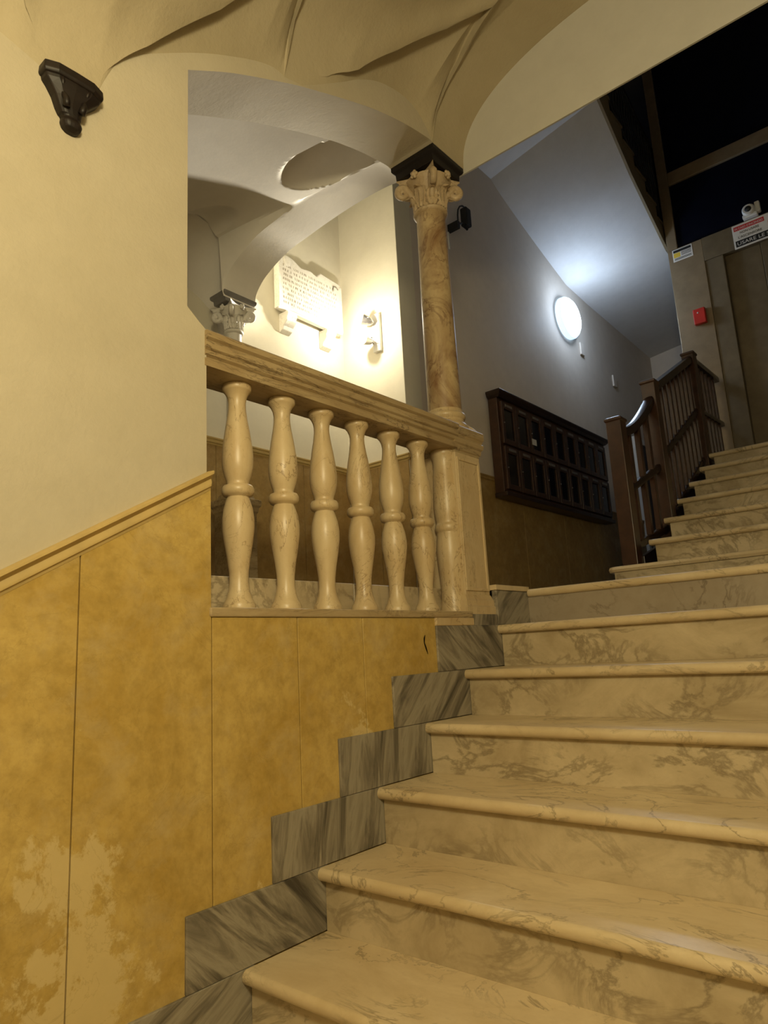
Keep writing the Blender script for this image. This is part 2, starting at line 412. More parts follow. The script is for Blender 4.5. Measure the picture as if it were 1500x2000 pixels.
# --- inner hall behind the balustrade; hall and corridor coordinates scaled about the camera
WX, EY, CXW = -1.804, 3.741, -1.223                      # back wall, end wall, corridor wall
wall_back = struct(MB().box(WX-.18, WX, -.6, EY+.2, 1.7, 6.1).obj('wall_back', M['cream']))
wall_end = struct(MB().box(WX-.18, CXW, EY, EY+.2, 1.7, 6.1).obj('wall_end', M['cream'], bevel=.004))
wall_cor = struct(MB().box(CXW-.2, CXW-.001, EY+.002, 9.4, 1.7, 6.2).obj('wall_corridor', M['corridor']))
struct(MB().box(WX-.18, -.27, -.8, -.6, 1.7, 5).obj('wall_inner_rear', M['cream']))
DT = 2.8915
def flat_panel(kind, a0, a1, p, par):
    mb = MB()
    if kind == 'x': mb.box(p, p+.010, a0+.0016, a1-.0016, 1.785, DT-.02)
    else: mb.box(a0+.0016, a1-.0016, p-.010, p, 1.785, DT-.02)
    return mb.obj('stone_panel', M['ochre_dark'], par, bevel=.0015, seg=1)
for a, b in ((.2, 1.0), (1.0, 1.75), (1.75, 2.52), (2.52, 3.26), (3.26, 3.73)): flat_panel('x', a, b, WX, wall_back)
for a, b in ((WX+.01, -1.51), (-1.51, CXW)): flat_panel('y', a, b, EY, wall_end)
for k in range(7): flat_panel('x', EY+k*.78, EY+.78+k*.78, CXW, wall_cor)
rp = [(0, -.045), (.010, -.045), (.012, -.037), (.02, -.033), (.022, -.022), (.017, -.016), (.025, -.008), (.025, 0), (0, .002)]
MB().loft([[(WX+x, y, DT+z) for x, z in rp] for y in (.2, EY)]).obj('dado_rail', M['rail'], wall_back, smooth=True, auto=35)
MB().loft([[(x, EY-d, DT+z) for d, z in rp] for x in (WX, CXW+.01)]).obj('dado_rail', M['rail'], wall_end, smooth=True, auto=35)
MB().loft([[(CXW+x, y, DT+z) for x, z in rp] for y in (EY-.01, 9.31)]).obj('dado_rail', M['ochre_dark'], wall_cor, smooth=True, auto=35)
# groin vault of the inner hall, open toward the lit bay along its far edge
def arc(u, h, p=2.2):
    u = abs(u)
    return h*(max(0, 1-u**p))**(1/p)
X0, X1, Y0 = -1.46, -.27, .45
EX = [-1.46, -1.455, -1.43, -1.367, -1.2, -1.045, -.837, -.605, -.42, -.33, -.27]; EZ = [3.66, 3.72, 3.775, 3.845, 3.945, 3.99, 4.04, 4.078, 4.085, 4.05, 3.96]
def yend(x): return 2.76-.19*(X1-x)/(X1-X0)
V = []; F = []; n1, n2 = 110, 190
for j in range(n2+1):
    for i in range(n1+1):
        x = X0+(X1-X0)*i/n1; y = Y0+(yend(x)-Y0)*j/n2
        d = yend(x)-y
        za = smooth_interp(x, EX, EZ)                   # arch band along the open edge
        zv = 4.05-.06*d+.015*math.sin(5*y+2*x)
        if x < -.95: zv -= .05*((x+.95)/.5)**2*min(1, d)
        for xc, yc, rx, ry, z0, h in ((-1.46, .42, .42, .19, 3.95, .15), (-.50, .42, .32, .15, 4.02, .15)):
            q = 1-((x-xc)/rx)**2-((d-yc)/ry)**2
            if q > 0: zv = max(zv, z0+h*q)   # hollow cells between the ribs
        if 1.106 < y < 2.49: zv = max(zv, smooth_interp(y, AY, AZ)+.03-.35*(X1-x))
        k = min(1, max(0, (d-.24)/.03)); k = k*k*(3-2*k)
        V.append((x, y, za*(1-k)+zv*k))
for j in range(n2):
    for i in range(n1):
        a = j*(n1+1)+i; F.append((a, a+1, a+n1+2, a+n1+1))
struct(mesh_obj('ceiling_inner_hall', V, F, M['white'], smooth=True, auto=28))
# wall above the far edge of that vault
mb = MB()
for i in range(n1):
    A = V[n2*(n1+1)+i]; B = V[n2*(n1+1)+i+1]
    P = [(A[0], A[1], A[2]), (B[0], B[1], B[2]), (B[0], B[1], 5.94), (A[0], A[1], 5.94)]
    mb.add(P, [(0, 1, 2, 3)])
mb.box(WX, X0, 2.36, 2.57, 4.02, 5.94)
struct(mb.obj('wall_cross_arch', M['cream'], smooth=True, auto=20))
# narrow strip of vault between that vault and the back wall
V = []; F = []
for j in range(61):
    y = Y0+(2.57-Y0)*j/60; v = 2*j/60-1
    for i in range(13):
        x = X0+.01-(-WX+.02+X0+.01)*i/12; V.append((x, y, 3.74+arc(v, .40, 2.6)-.22*(i/12)**1.5))
for j in range(60):
    for i in range(12):
        a = j*13+i; F.append((a, a+1, a+14, a+13))
struct(mesh_obj('ceiling_niche', V, F, M['white'], smooth=True, auto=40))
# soffits over the corridor: upper flat, sloping underside of the upper flight, lower flat
rows = [(2.76, 5.94, 2.76, 6.40), (5.29, 5.915, 5.63, 6.42)]
N = 16
for i in range(1, N+1):
    t = i/N; e = t**.85
    rows.append((5.29+1.48*t, 5.915-.522*e, 5.63+1.52*t, interp(t, [0, .44, 1], [6.42, 5.968, 5.545])))
rows += [(7.31, 5.358, 7.6, 5.50), (9.31, 5.297, 9.31, 5.42)]
V = []; F = []
for ya, za, yb, zb in rows:
    for i in range(7):
        t = i/6; V.append((-1.23+(1.23-.25)*t, ya+(yb-ya)*t, za+(zb-za)*t))
for j in range(len(rows)-1):
    for i in range(6):
        a = j*7+i; F.append((a, a+1, a+8, a+7))
# the part over the inner bay
n = len(V); V += [(-1.9, 2.50, 5.94), (-1.23, 2.50, 5.94), (-1.23, 3.80, 5.93), (-1.9, 3.80, 5.93)]; F.append((n, n+1, n+2, n+3))
struct(mesh_obj('ceiling_corridor', V, F, M['ceil'], smooth=True, auto=25))

# ================================================================== STAIRS
def nose(y0, y1, zt, th=.037, r=.0165):
    pts = [(y1, zt-th), (y0+r*.9, zt-th)]
    for i in range(1, 9):
        a = -math.pi/2-math.pi*i/9
        pts.append((y0+r+r*math.cos(a), zt-th/2+(th/2)*math.sin(a)))
    pts += [(y0+r*.9, zt), (y1, zt)]
    return pts
st = tag(empty('staircase', (1.1, .4, 0)), 'lower flight of worn veined marble steps beside the ochre wall', 'staircase')
for k in range(1, 11):
    x0 = .0165 if k < 10 else .022
    mb = MB(); mb.prism([(p[0]-yn(k), p[1]-k*RISE) for p in nose(yn(k), yn(k)+.2838+.05, k*RISE)], 'x', x0, RW-.002)
    o = mb.obj('tread', M['step'], smooth=True, auto=40); o.location = (0, yn(k), tz(k)); local(o, st)
    mb = MB(); mb.box(x0+.002, RW-.002, 0, .02, 0, tz(k)-tz(k-1)-.0375)
    o = mb.obj('riser', M['riser']); o.location = (0, yn(k)+.030, tz(k-1)+.0002); local(o, st)
def yu(k): return 4.09+.345*(k-11)
su = tag(empty('staircase', (1.1, 4.2, 1.785)), 'upper flight of marble steps climbing to the lift beside the wooden railing', 'staircase')
for k in range(11, 18):
    xl = .118
    P = nose(yu(k), yu(k)+.345+.05, k*RISE)
    if k == 11:
        # bottom step with a rounded end
        ring = []
        for i in range(9):
            a = math.pi/2+math.pi/2*i/8*1.0
            ring.append((-.0+.11*math.cos(a)*.6, 0))
        mb = MB(); prof = [(0, -.037), (-.010, -.034), (-.016, -.0185), (-.010, -.003), (0, 0)]
        outline = [(RW-.002, .395), (RW-.002, .0165)]+[(.02+.075*math.cos(a), .0915+.075*math.sin(a)) for a in [-math.pi/2-i*math.pi/16 for i in range(9)]]+[(-.055, .395)]
        n = len(outline); rings = []
        for off, z in prof:
            R_ = []
            for i, (x, y) in enumerate(outline):
                if i == 1: dx, dy = 0, -1
                elif 2 <= i <= 10:
                    a = -math.pi/2-(i-2)*math.pi/16; dx, dy = math.cos(a), math.sin(a)
                elif i == 11: dx, dy = -1, 0
                else: dx, dy = 0, 0
                R_.append((x-dx*off-dx*.016, y-dy*off-dy*.016, z))
            rings.append(R_)
        mb.loft(rings); o = mb.obj('tread', M['step'], smooth=True, auto=40)
        mr = MB(); mr.box(0.0, RW-.002, 0, .25, 0, RISE-.0375)
    else:
        mb = MB(); mb.prism([(p[0]-yu(k), p[1]-k*RISE) for p in P], 'x', xl, RW-.002)
        o = mb.obj('tread', M['step'], smooth=True, auto=40); mr = MB(); mr.box(xl+.03, RW-.002, 0, .345, 0, RISE-.0375)
    o.location = (0, yu(k), k*RISE); local(o, su)
    o = mr.obj('riser', M['riser']); o.location = (0, yu(k)+.028, (k-1)*RISE+.0003); local(o, su)
prof = [(yu(12)+.03, 1.786)]
mb = MB(); mb.prism([(4.55, 1.786), (6.9, 1.786), (6.9, 2.87), (6.28, 2.87), (4.55, 1.975)], 'x', .14, .16)
local(mb.obj('side_string', M['wood']), su)

# ================================================================== BALUSTRADE
bl = tag(empty('marble_balustrade', (-.08, 1.8, 1.652)), 'stone balustrade with six turned balusters and a moulded handrail', 'balustrade')
local(MB().box(-.150, .014, 1.176, 2.505, 1.652, 1.679).obj('base_slab', M['capm'], bevel=.005), bl)
local(MB().box(-.02, .018, 2.235, 2.505, 1.620, 1.652).obj('base_slab', M['bal'], bevel=.004), bl)
cp = [(.002, 2.405), (.004, 2.425), (-.004, 2.436), (.006, 2.442), (.008, 2.452), (.002, 2.457), (.010, 2.462), (.013, 2.482), (.006, 2.488), (.016, 2.494), (.018, 2.510), (.012, 2.517),
      (-.155, 2.517), (-.165, 2.510), (-.163, 2.494), (-.153, 2.488), (-.160, 2.482), (-.157, 2.462), (-.149, 2.457), (-.155, 2.452), (-.148, 2.436), (-.150, 2.405)]
local(MB().loft([[(x, y, z) for x, z in cp] for y in (1.168, 2.505)]).obj('handrail', M['capm'], smooth=True, auto=30), bl)
bp = [(.050, 0), (.051, .012), (.047, .022), (.040, .034), (.033, .058), (.029, .085), (.030, .115), (.036, .16), (.044, .205), (.050, .25), (.0505, .28), (.046, .315), (.037, .345), (.034, .352),
      (.036, .355), (.046, .358), (.051, .368), (.051, .380), (.046, .389), (.036, .392), (.0345, .396), (.036, .405), (.043, .425), (.0485, .452), (.050, .482), (.047, .52), (.040, .57), (.033, .61), (.0285, .645), (.028, .665), (.031, .682), (.038, .698), (.044, .705), (.047, .709), (.047, .724), (.045, .7265)]
proto = None
for i in range(6):
    if proto is None:
        o = MB().lathe(bp, 36).obj('baluster', M['bal'], smooth=True, auto=50); proto = o
    else:
        o = proto.copy(); C.objects.link(o)
    o.location = (-.072, 1.343+.1915*i, 1.679); o.rotation_euler.z = i*1.3; local(o, bl)
hb = MB().lathe([(.056+.45*(r-.042), z) for r, z in bp], 24, a0=math.pi, a1=2*math.pi, c=(0, 0, 0), cap=False)
o = hb.obj('half_baluster', M['bal'], smooth=True, auto=50); o.location = (-.085, 2.512, 1.679); local(o, bl)

# pedestal of the column
pd = tag(empty('column_pedestal', (-.115, 2.6, 1.66)), 'square marble pedestal with a sunk panel at the end of the balustrade', 'pedestal')
mb = MB()
cx, cy = -.112, 2.60
def sq(h, z): return [(cx-h, cy-h, z), (cx+h, cy-h, z), (cx+h, cy+h, z), (cx-h, cy+h, z)]
local(MB().loft([sq(.098, 1.74), sq(.098, 2.395)]).obj('die', M['bal'], bevel=.002, seg=1), pd)
local(MB().loft([sq(.118, 1.664), sq(.118, 1.700), sq(.112, 1.706), sq(.112, 1.728), sq(.106, 1.735), sq(.100, 1.752), sq(.097, 1.755)]).obj('plinth', M['bal']), pd)
local(MB().loft([sq(.097, 2.385), sq(.100, 2.40), sq(.106, 2.405), sq(.108, 2.425), sq(.116, 2.432), sq(.118, 2.452), sq(.112, 2.458), sq(.115, 2.47), sq(.120, 2.476), sq(.120, 2.508), sq(.116, 2.514)]).obj('cornice', M['capm']), pd)
mb = MB()                                               # raised frame around the sunk panel
for a0, a1, b0, b1 in ((-.092, -.076, 1.77, 2.37), (.076, .092, 1.77, 2.37), (-.076, .076, 1.77, 1.786), (-.076, .076, 2.354, 2.37)):
    mb.box(cx+.096, cx+.104, cy+a0, cy+a1, b0, b1)
local(mb.obj('panel_frame', M['bal'], bevel=.003), pd)

# ================================================================== COLUMNS
def column(name, label, cx, cy, zb, zt, rb, rtop, cap_s, base, ms, mc, mi, ab_h=.075, hx=.134, hy=.134):
    c = tag(empty(name, (cx, cy, zb)), label, 'column')
    H = zt-zb
    cap_h = .195*cap_s; zc = zt-ab_h-cap_h
    sb = zb+(.105 if base else 0)
    P = []
    for i in range(13):
        t = i/12; P.append((rb+(rtop-rb)*t**1.3, sb+(zc-sb)*t))
    local(MB().lathe([(r, z) for r, z in P], 40, (cx, cy, 0)).obj('shaft', ms, smooth=True, auto=50), c)
    if base:
        local(MB().lathe([(.100, zb), (.106, zb+.012), (.106, zb+.035), (.096, zb+.048), (.088, zb+.055), (.086, zb+.07), (.093, zb+.078), (.096, zb+.088), (.093, zb+.098), (rb+.004, zb+.104), (rb+.002, zb+.120)], 40, (cx, cy, 0)).obj('base', M['bal'], smooth=True, auto=40), c)
        for sx in (-1, 1):
            for sy in (-1, 1):
                mb = MB(); d = Vector((sx, sy, 0)).normalized(); e = Vector((-d.y, d.x, 0)); p0 = Vector((cx, cy, zb))
                rings = []
                for t, w_, h in ((.070, .022, .070), (.090, .026, .062), (.112, .027, .048), (.132, .022, .034), (.150, .012, .016), (.158, .004, .006)):
                    q = p0+d*t
                    rings.append([tuple(q+e*(w_*math.cos(a))+Vector((0, 0, max(0, h*math.sin(a))))) for a in [math.pi*k/8 for k in range(9)]])
                mb.loft(rings)
                local(mb.obj('spur_leaf', M['bal'], smooth=True, auto=50), c)
    s = cap_s
    # astragal and bell
    local(MB().lathe([(rtop, zc-.012), (rtop+.012*s, zc-.008), (rtop+.016*s, zc), (rtop+.012*s, zc+.008), (rtop+.002, zc+.012)], 36, (cx, cy, 0)).obj('astragal', mc, smooth=True), c)
    cap = local(MB().lathe([(rtop, zc+.01), (rtop+.002, zc+.05*s), (rtop+.008*s, zc+.10*s), (rtop+.022*s, zc+.14*s), (rtop+.04*s, zc+.168*s), (rtop+.045*s, zc+.175*s)], 32, (cx, cy, 0)).obj('capital', mc, smooth=True, auto=50), c)
    def sub(o): o.parent = cap; o.matrix_parent_inverse = Matrix.Translation(c.location).inverted() if False else Matrix.Identity(4); return o
    def leaf(ang, r0, z0, hgt, wid, curl):
        mb = MB(); d = Vector((math.cos(ang), math.sin(ang), 0)); e = Vector((-d.y, d.x, 0)); rows = []
        for i in range(9):
            t = i/8; rr = r0+.004+curl*max(0, t-.55)**2*4.5; zz = z0+hgt*(t if t < .82 else .82+(t-.82)*-.6)
            ww = wid*(.75+.5*math.sin(math.pi*min(1, t*1.05)))*(1 if t < .8 else (1.1-t)/.3)
            row = []
            for k in range(7):
                u = (k-3)/3; lob = (.85+.15*math.cos(t*26)) if abs(u) > .9 else 1
                row.append(Vector((cx, cy, zz))+d*(rr+.006*s*(1-u*u)+.004*math.cos(u*9))+e*(ww*u*lob))
            rows.append(row)
        V = [p for r in rows for p in r]; n = len(V)
        V += [p-d*.010*s for p in V]
        F = [(j*7+k, j*7+k+1, (j+1)*7+k+1, (j+1)*7+k) for j in range(8) for k in range(6)]
        F += [(f[0]+n, f[3]+n, f[2]+n, f[1]+n) for f in F]
        edge = [k for k in range(7)]+[j*7+6 for j in range(1, 9)]+[8*7+k for k in range(5, -1, -1)]+[j*7 for j in range(7, 0, -1)]
        for a, b in zip(edge, edge[1:]+edge[:1]): F.append((b, a, a+n, b+n))
        mb.add(V, F); return mb
    for k in range(8):
        sub(leaf(k*math.pi/4+math.pi/8*0, rtop, zc+.012, .10*s if k % 2 else .135*s, .034*s, .050*s).obj('leaf', mc, smooth=True, auto=60))
    for k in range(4):
        a = math.pi/4+k*math.pi/2; d = Vector((math.cos(a), math.sin(a), 0))
        # stalk rising to a spiral volute at the corner
        pts = []; rad = []
        for i in range(7):
            t = i/6; pts.append(Vector((cx, cy, zc+.05*s+.10*s*t))+d*(rtop+.004+.05*s*t*t)); rad.append((.014+.008*t)*s)
        cen = Vector((cx, cy, zc+.122*s))+d*(rtop+.062*s)
        for i in range(1, 22):
            b = math.pi*.60-i*.42; R_ = .032*s*(1-i/26)
            pts.append(cen+d*(R_*math.cos(b))+Vector((0, 0, R_*math.sin(b)))); rad.append(.020*s*(1-i/44))
        sub(MB().tube(pts, rad, 8).obj('volute', mc, smooth=True))
        b = k*math.pi/2; q = Vector((cx, cy, zc+.172*s))+Vector((math.cos(b), math.sin(b), 0))*(rtop+.048*s)
        mb = MB(); mb.ball(q, .016*s)
        for j in range(5):
            an = 2*math.pi*j/5; tx = Vector((-math.sin(b), math.cos(b), 0)); mb.ball(q+tx*(.015*s*math.cos(an))+Vector((0, 0, .015*s*math.sin(an))), .009*s, n=8, m=6)
        sub(mb.obj('fleuron', mc, smooth=True))
    # concave marble slab with pointed corners, then the dark square block
    out = []
    hs = .122*s
    for k in range(4):
        a = math.pi/4+k*math.pi/2; p = Vector((math.cos(a), math.sin(a)))*hs*1.36; q = Vector((math.cos(a+math.pi/2), math.sin(a+math.pi/2)))*hs*1.36
        for i in range(10):
            t = i/10; r = p.lerp(q, t); inn = Vector((math.cos(a+math.pi/4), math.sin(a+math.pi/4)))
            out.append(r-inn*(.042*s*math.sin(math.pi*t)))
    sub(MB().loft([[(cx+p.x*f, cy+p.y*f, z) for p in out] for f, z in ((.90, zc+.166*s), (.93, zc+.180*s), (1.0, zc+.184*s), (1.0, zc+.1955*s))]).obj('abacus', mc, bevel=.002, seg=1))
    local(MB().loft([[(cx+a*(q-hy+hx), cy+b*q, z) for a, b in ((-1,-1),(1,-1),(1,1),(-1,1))] for q, z in ((hy-.018, zt-ab_h), (hy-.016, zt-ab_h*.55), (hy-.004, zt-ab_h*.40), (hy, zt-ab_h*.30), (hy, zt))]).obj('impost_block', mi, bevel=.003), c)
    return c
column('marble_column', 'slender veined marble column with carved capital on the balustrade pedestal', -.134, 2.625, 2.514, 3.9565, .081, .072, 1.0, True, M['shaft'], M['carve'], M['black'])
fc = column('marble_column', 'pale column with white carved capital in the lit hall behind the balusters', -1.52, 2.455, 1.785, 3.70, .049, .046, .84, False, M['white_marble'], M['white_marble'], M['slate'], .06, .075, .122)
mb = MB(); a, b = -1.52, 2.455
def sq2(h, z): return [(a-h, b-h, z), (a+h, b-h, z), (a+h, b+h, z), (a-h, b+h, z)]
mb.loft([sq2(.105, 1.786), sq2(.105, 1.86), sq2(.085, 1.88), sq2(.085, 2.35), sq2(.092, 2.36), sq2(.095, 2.385), sq2(.105, 2.395), sq2(.105, 2.43), sq2(.08, 2.435), sq2(.065, 2.47)])
local(mb.obj('pedestal', M['capm'], bevel=.003), fc)

# dark carved corbel under the vault springing
cb = tag(empty('corbel', (0, .73, 2.94)), 'dark carved bracket on the left wall under the vault springing', 'corbel')
def rr(hy, d, z, cyo=0):
    return [(-.005, .73+cyo-hy, z), (d*.7, .73+cyo-hy, z), (d, .73+cyo-hy*.6, z), (d*1.03, .73+cyo, z), (d, .73+cyo+hy*.6, z), (d*.7, .73+cyo+hy, z), (-.005, .73+cyo+hy, z)]
local(MB().loft([rr(.080, .048, 3.100), rr(.082, .050, 3.076), rr(.078, .045, 3.068)][::-1]).obj('top_slab', M['corbel'], bevel=.003), cb)
local(MB().loft([rr(.010, .014, 2.938, .006), rr(.022, .028, 2.946, .006), rr(.027, .032, 2.960, .005), rr(.023, .027, 2.974, .003), rr(.028, .030, 2.980), rr(.032, .034, 2.994, -.004), rr(.044, .037, 3.022, -.003), rr(.062, .041, 3.045), rr(.073, .043, 3.058), rr(.076, .044, 3.070)]).obj('bracket', M['corbel'], bevel=.004), cb)
for s in (-1, 1):
    pts = [(.036, .73+s*(.02+.016*t), 2.99+.075*t) for t in [i/8 for i in range(9)]]
    local(MB().tube([(x+.006*math.sin(i), y, z) for i, (x, y, z) in enumerate(pts)], [.010-.0006*i for i in range(9)], 7).obj('scroll', M['corbel'], smooth=True), cb)

# ================================================================== INNER HALL THINGS
# inscribed marble plaque on two brackets
pq = tag(empty('marble_plaque', (-1.80, 3.35, 3.9)), 'inscribed white marble plaque on two stone brackets, lit by the spotlights', 'plaque')
YA, YZ, ZA, ZZ = 3.00, 3.655, 3.935, 4.355
out = [(YA, ZA), (YZ, ZA), (YZ, ZZ-.02), (YZ-.03, ZZ), (3.43, ZZ+.015), (3.39, ZZ-.028), (3.36, ZZ-.022), (3.33, ZZ-.010), (3.23, ZZ-.026), (3.16, ZZ+.008), (3.11, ZZ+.018), (YA+.04, ZZ+.026), (YA, ZZ+.01)]
XF = -1.722
local(MB().prism(out, 'x', -1.768, XF).obj('slab', M['white_marble'], bevel=.008), pq)
mb = MB()
for a0, a1, b0, b1 in ((YA+.005, YA+.025, ZA+.01, ZZ-.02), (YZ-.025, YZ-.005, ZA+.01, ZZ-.03), (YA+.025, YZ-.025, ZA+.01, ZA+.03)):
    mb.box(XF-.004, XF+.006, a0, a1, b0, b1)
local(mb.obj('border', M['white_marble'], bevel=.002, seg=1), pq)
random.seed(5)
mb = MB()                                               # worn, unreadable cut letters in nine lines
for r in range(9):
    z = ZZ-.080-r*.036; y = YA+.05
    while y < YZ-.07:
        for q in range(random.choice((2, 2, 3))):
            yy = y+random.uniform(0, .012); mb.obox((XF+.0004, yy, z), (XF+.0004, yy+random.uniform(-.006, .006), z+.018), .0024, .0014, (1, 0, 0))
        y += .019 if random.random() < .84 else .034
o = mb.obj('inscription', plain('cut_letters', (.42, .37, .30), .7, .2)); o['kind'] = 'stuff'; local(o, pq)
mb = MB(); mb.ball((XF+.002, YA+.09, ZZ-.03), .006, .035, .045); local(mb.obj('carved_boss', M['white_marble'], smooth=True), pq)
mb = MB(); mb.tube([(XF+.004, YZ-.10, ZZ-.09), (XF+.006, YZ-.095, ZZ-.05), (XF+.004, YZ-.06, ZZ-.045), (XF+.005, YZ-.045, ZZ-.06)], .004, 6); local(mb.obj('carved_crest', M['brass'], smooth=True), pq)
for yb in (3.12, 3.52):
    pr = [(WX+.0005, 3.934), (-1.712, 3.934), (-1.708, 3.905), (-1.722, 3.888), (-1.718, 3.866), (-1.738, 3.846), (-1.755, 3.832), (-1.765, 3.806), (WX+.0005, 3.79)]
    local(MB().prism(pr, 'y', yb-.048, yb+.048).obj('bracket', M['white_marble'], bevel=.006), pq)
# twin spotlight on the end wall
sp = tag(empty('wall_spotlight', (-1.44, 3.74, 3.73)), 'twin-headed white spotlight on the bright end wall beside the plaque', 'spotlight')
local(MB().box(-1.478, -1.408, 3.712, 3.740, 3.727, 4.031).obj('back_plate', M['plate'], bevel=.004), sp)
def head(c, aim, lit):
    c = Vector(c); d = (Vector(aim)-c).normalized(); e = d.cross(Vector((0, 0, 1))).normalized(); f = e.cross(d)
    mb = MB(); rings = []
    for t, r in ((-.044, .009), (-.040, .025), (-.018, .033), (.018, .040), (.028, .042), (.030, .038), (.018, .033)):
        rings.append([tuple(c+d*t+e*(r*math.cos(a))+f*(r*math.sin(a))) for a in [2*math.pi*k/20 for k in range(20)]])
    mb.loft(rings); h = local(mb.obj('lamp_head', M['chrome'], smooth=True, auto=40), sp)
    mb = MB(); mb.loft([[tuple(c+d*.019+e*(r*math.cos(a))+f*(r*math.sin(a))+d*q) for a in [2*math.pi*k/16 for k in range(16)]] for r, q in ((.031, 0), (.026, .005), (.013, .009))])
    o = mb.obj('bulb', M['bulb'], smooth=True); o.parent = h
    mb = MB(); pts = [c+e*(.053*math.cos(a))-d*(.053*math.sin(a)) for a in [math.pi*k/10 for k in range(11)]]
    mb.tube(pts, .0035, 6); mb.tube([c-d*.053, Vector((c.x, 3.713, c.z-.01))], .005, 6)
    local(mb.obj('yoke', M['chrome'], smooth=True), sp)
    return c+d*.10
p1 = head((-1.475, 3.648, 3.965), (-1.66, 3.45, 4.05), True)
p2 = head((-1.475, 3.640, 3.805), (-1.62, 2.9, 3.80), True)
SPC = (1.0, .92, .74)
point('plaque_spot_light', (-1.46, 3.47, 3.90), 13.0, SPC, .02)
point('hall_spot_light', (-1.47, 3.53, 3.78), 210.0, SPC, .025, 'SPOT', (-1.12, 1.6, 4.20), 86, .95)
# black floodlight and cable cover on the corridor wall
bf = tag(empty('wall_floodlight', (-1.22, 4.6, 5.05)), 'small black floodlight on a curved bracket high on the corridor wall', 'floodlight')
local(MB().box(-1.165, -1.10, 4.585, 4.665, 5.045, 5.215).obj('lamp_body', M['iron'], bevel=.012, seg=3), bf)
local(MB().tube([(-1.13, 4.62, 5.225), (-1.13, 4.575, 5.222), (-1.13, 4.535, 5.195), (-1.13, 4.505, 5.15), (-1.13, 4.492, 5.09), (-1.13, 4.490, 5.00)], .007, 8).obj('yoke', M['iron'], smooth=True), bf)
local(MB().tube([(-1.13, 4.48, 5.00), (-1.13, 4.55, 5.045), (-1.13, 4.63, 5.02)], .010, 8).box(CXW+.001, -1.12, 4.465, 4.50, 4.965, 5.03).obj('arm', M['iron']), bf)
cc = MB().box(CXW+.0005, CXW+.012, 4.455, 4.470, 4.80, 4.96).obj('cable_cover', M['plastic'], bevel=.003); tag(cc, 'thin pale cable cover under the black floodlight', 'cable cover')
# round bluish lamp
gl = tag(empty('wall_lamp', (-1.22, 6.63, 4.93)), 'round bluish-white glowing lamp on the corridor wall', 'lamp')
def disc(r, x): return [(x, 6.63+r*math.cos(a), 4.93+r*math.sin(a)) for a in [2*math.pi*k/40 for k in range(40)]]
local(MB().loft([disc(.215, -1.2235), disc(.230, -1.21), disc(.230, -1.17), disc(.222, -1.157)]).obj('rim', M['rim'], smooth=True, auto=40), gl)
local(MB().loft([disc(.213, -1.161), disc(.209, -1.140), disc(.174, -1.114), disc(.104, -1.099), disc(.035, -1.095)]).obj('diffuser', M['globe'], smooth=True, auto=50), gl)
point('wall_lamp_light', (-.99, 6.58, 4.95), 18, (.60, .76, 1.0), .12)
for (yy, zz, nm, lb) in ((6.93, 4.62, 'junction_box', 'small pale junction box just below the glowing round lamp'), (7.79, 4.48, 'cable_cover', 'pale bent cable cover on the dark end of the corridor wall')):
    tag(MB().box(CXW+.0005, CXW+.02, yy, yy+.085, zz, zz+.14).obj(nm, M['corridor'], bevel=.004), lb, 'wall fitting')

# ================================================================== MAILBOXES
mx = tag(empty('mailbox_cabinet', (-1.20, 5.9, 2.75)), 'long dark wooden mailbox cabinet in two rows on the corridor wall', 'mailboxes')
MY0, MY1, MZ0, MZ1, MX = 4.83, 7.00, 2.748, 3.557, -1.09
local(MB().box(-1.196, MX-.02, MY0, MY1, MZ0, MZ1).obj('carcass', M['wood3'], bevel=.004), mx)
local(MB().loft([[(x, y, z) for x, y in ((-1.196, MY0-o_), (MX+o_, MY0-o_), (MX+o_, MY1+o_), (-1.196, MY1+o_))] for o_, z in ((.0, MZ1), (.02, MZ1+.02), (.03, MZ1+.045), (.03, MZ1+.06))]).obj('cornice', M['wood'], bevel=.003), mx)
local(MB().box(-1.196, MX+.01, MY0-.01, MY1+.01, MZ0-.035, MZ0).obj('bottom_moulding', M['wood'], bevel=.004), mx)
nc = 9; wv = (MY1-MY0-.06)/nc
pd_door = None
for r in range(2):
    for i in range(nc):
        y0 = MY0+.03+i*wv; z0 = MZ0+.026+r*.387
        if pd_door is None:
            mb = MB()
            for a0, a1, b0, b1 in ((.004, .040, 0, .365), (wv-.040, wv-.004, 0, .365), (.040, wv-.040, 0, .044), (.040, wv-.040, .309, .365)): mb.box(0, .022, a0, a1, b0, b1)
            pd_door = mb.obj('mail_door', M['wood3'], bevel=.003); d = pd_door
            pg = MB().box(.004, .009, .035, wv-.035, .04, .314).obj('pane', M['door_glass']); pk = MB().ball((.026, .022, .18), .006, n=8, m=6).obj('knob', M['brass'], smooth=True)
            ps = MB().box(.022, .026, .06, wv-.06, .327, .349).obj('slot_plate', M['brass'], bevel=.001, seg=1)
            kids = [pg, pk, ps]
        else:
            d = pd_door.copy(); C.objects.link(d); kids = []
            for q in (pg, pk, ps):
                c_ = q.copy(); C.objects.link(c_); kids.append(c_)
        d.location = (MX-.02, y0, z0); local(d, mx)
        for q in kids: q.parent = d
tag(MB().box(-1.0865, -1.085, 5.34, 5.42, 3.24, 3.295).obj('paper_note', M['plastic']), 'small pale paper note on a mailbox door', 'note')
# doorway past the mailboxes
d1 = struct(MB().box(CXW-.003, CXW+.03, 8.265, 9.1, 1.785, 3.87).obj('door_1', M['black']))
mb = MB(); mb.box(CXW-.003, CXW+.045, 8.195, 8.265, 1.785, 3.94).box(CXW-.003, CXW+.045, 9.1, 9.17, 1.785, 3.94).box(CXW-.003, CXW+.045, 8.265, 9.1, 3.87, 3.94)
mb.obj('door_frame', M['plastic'], d1, bevel=.004)

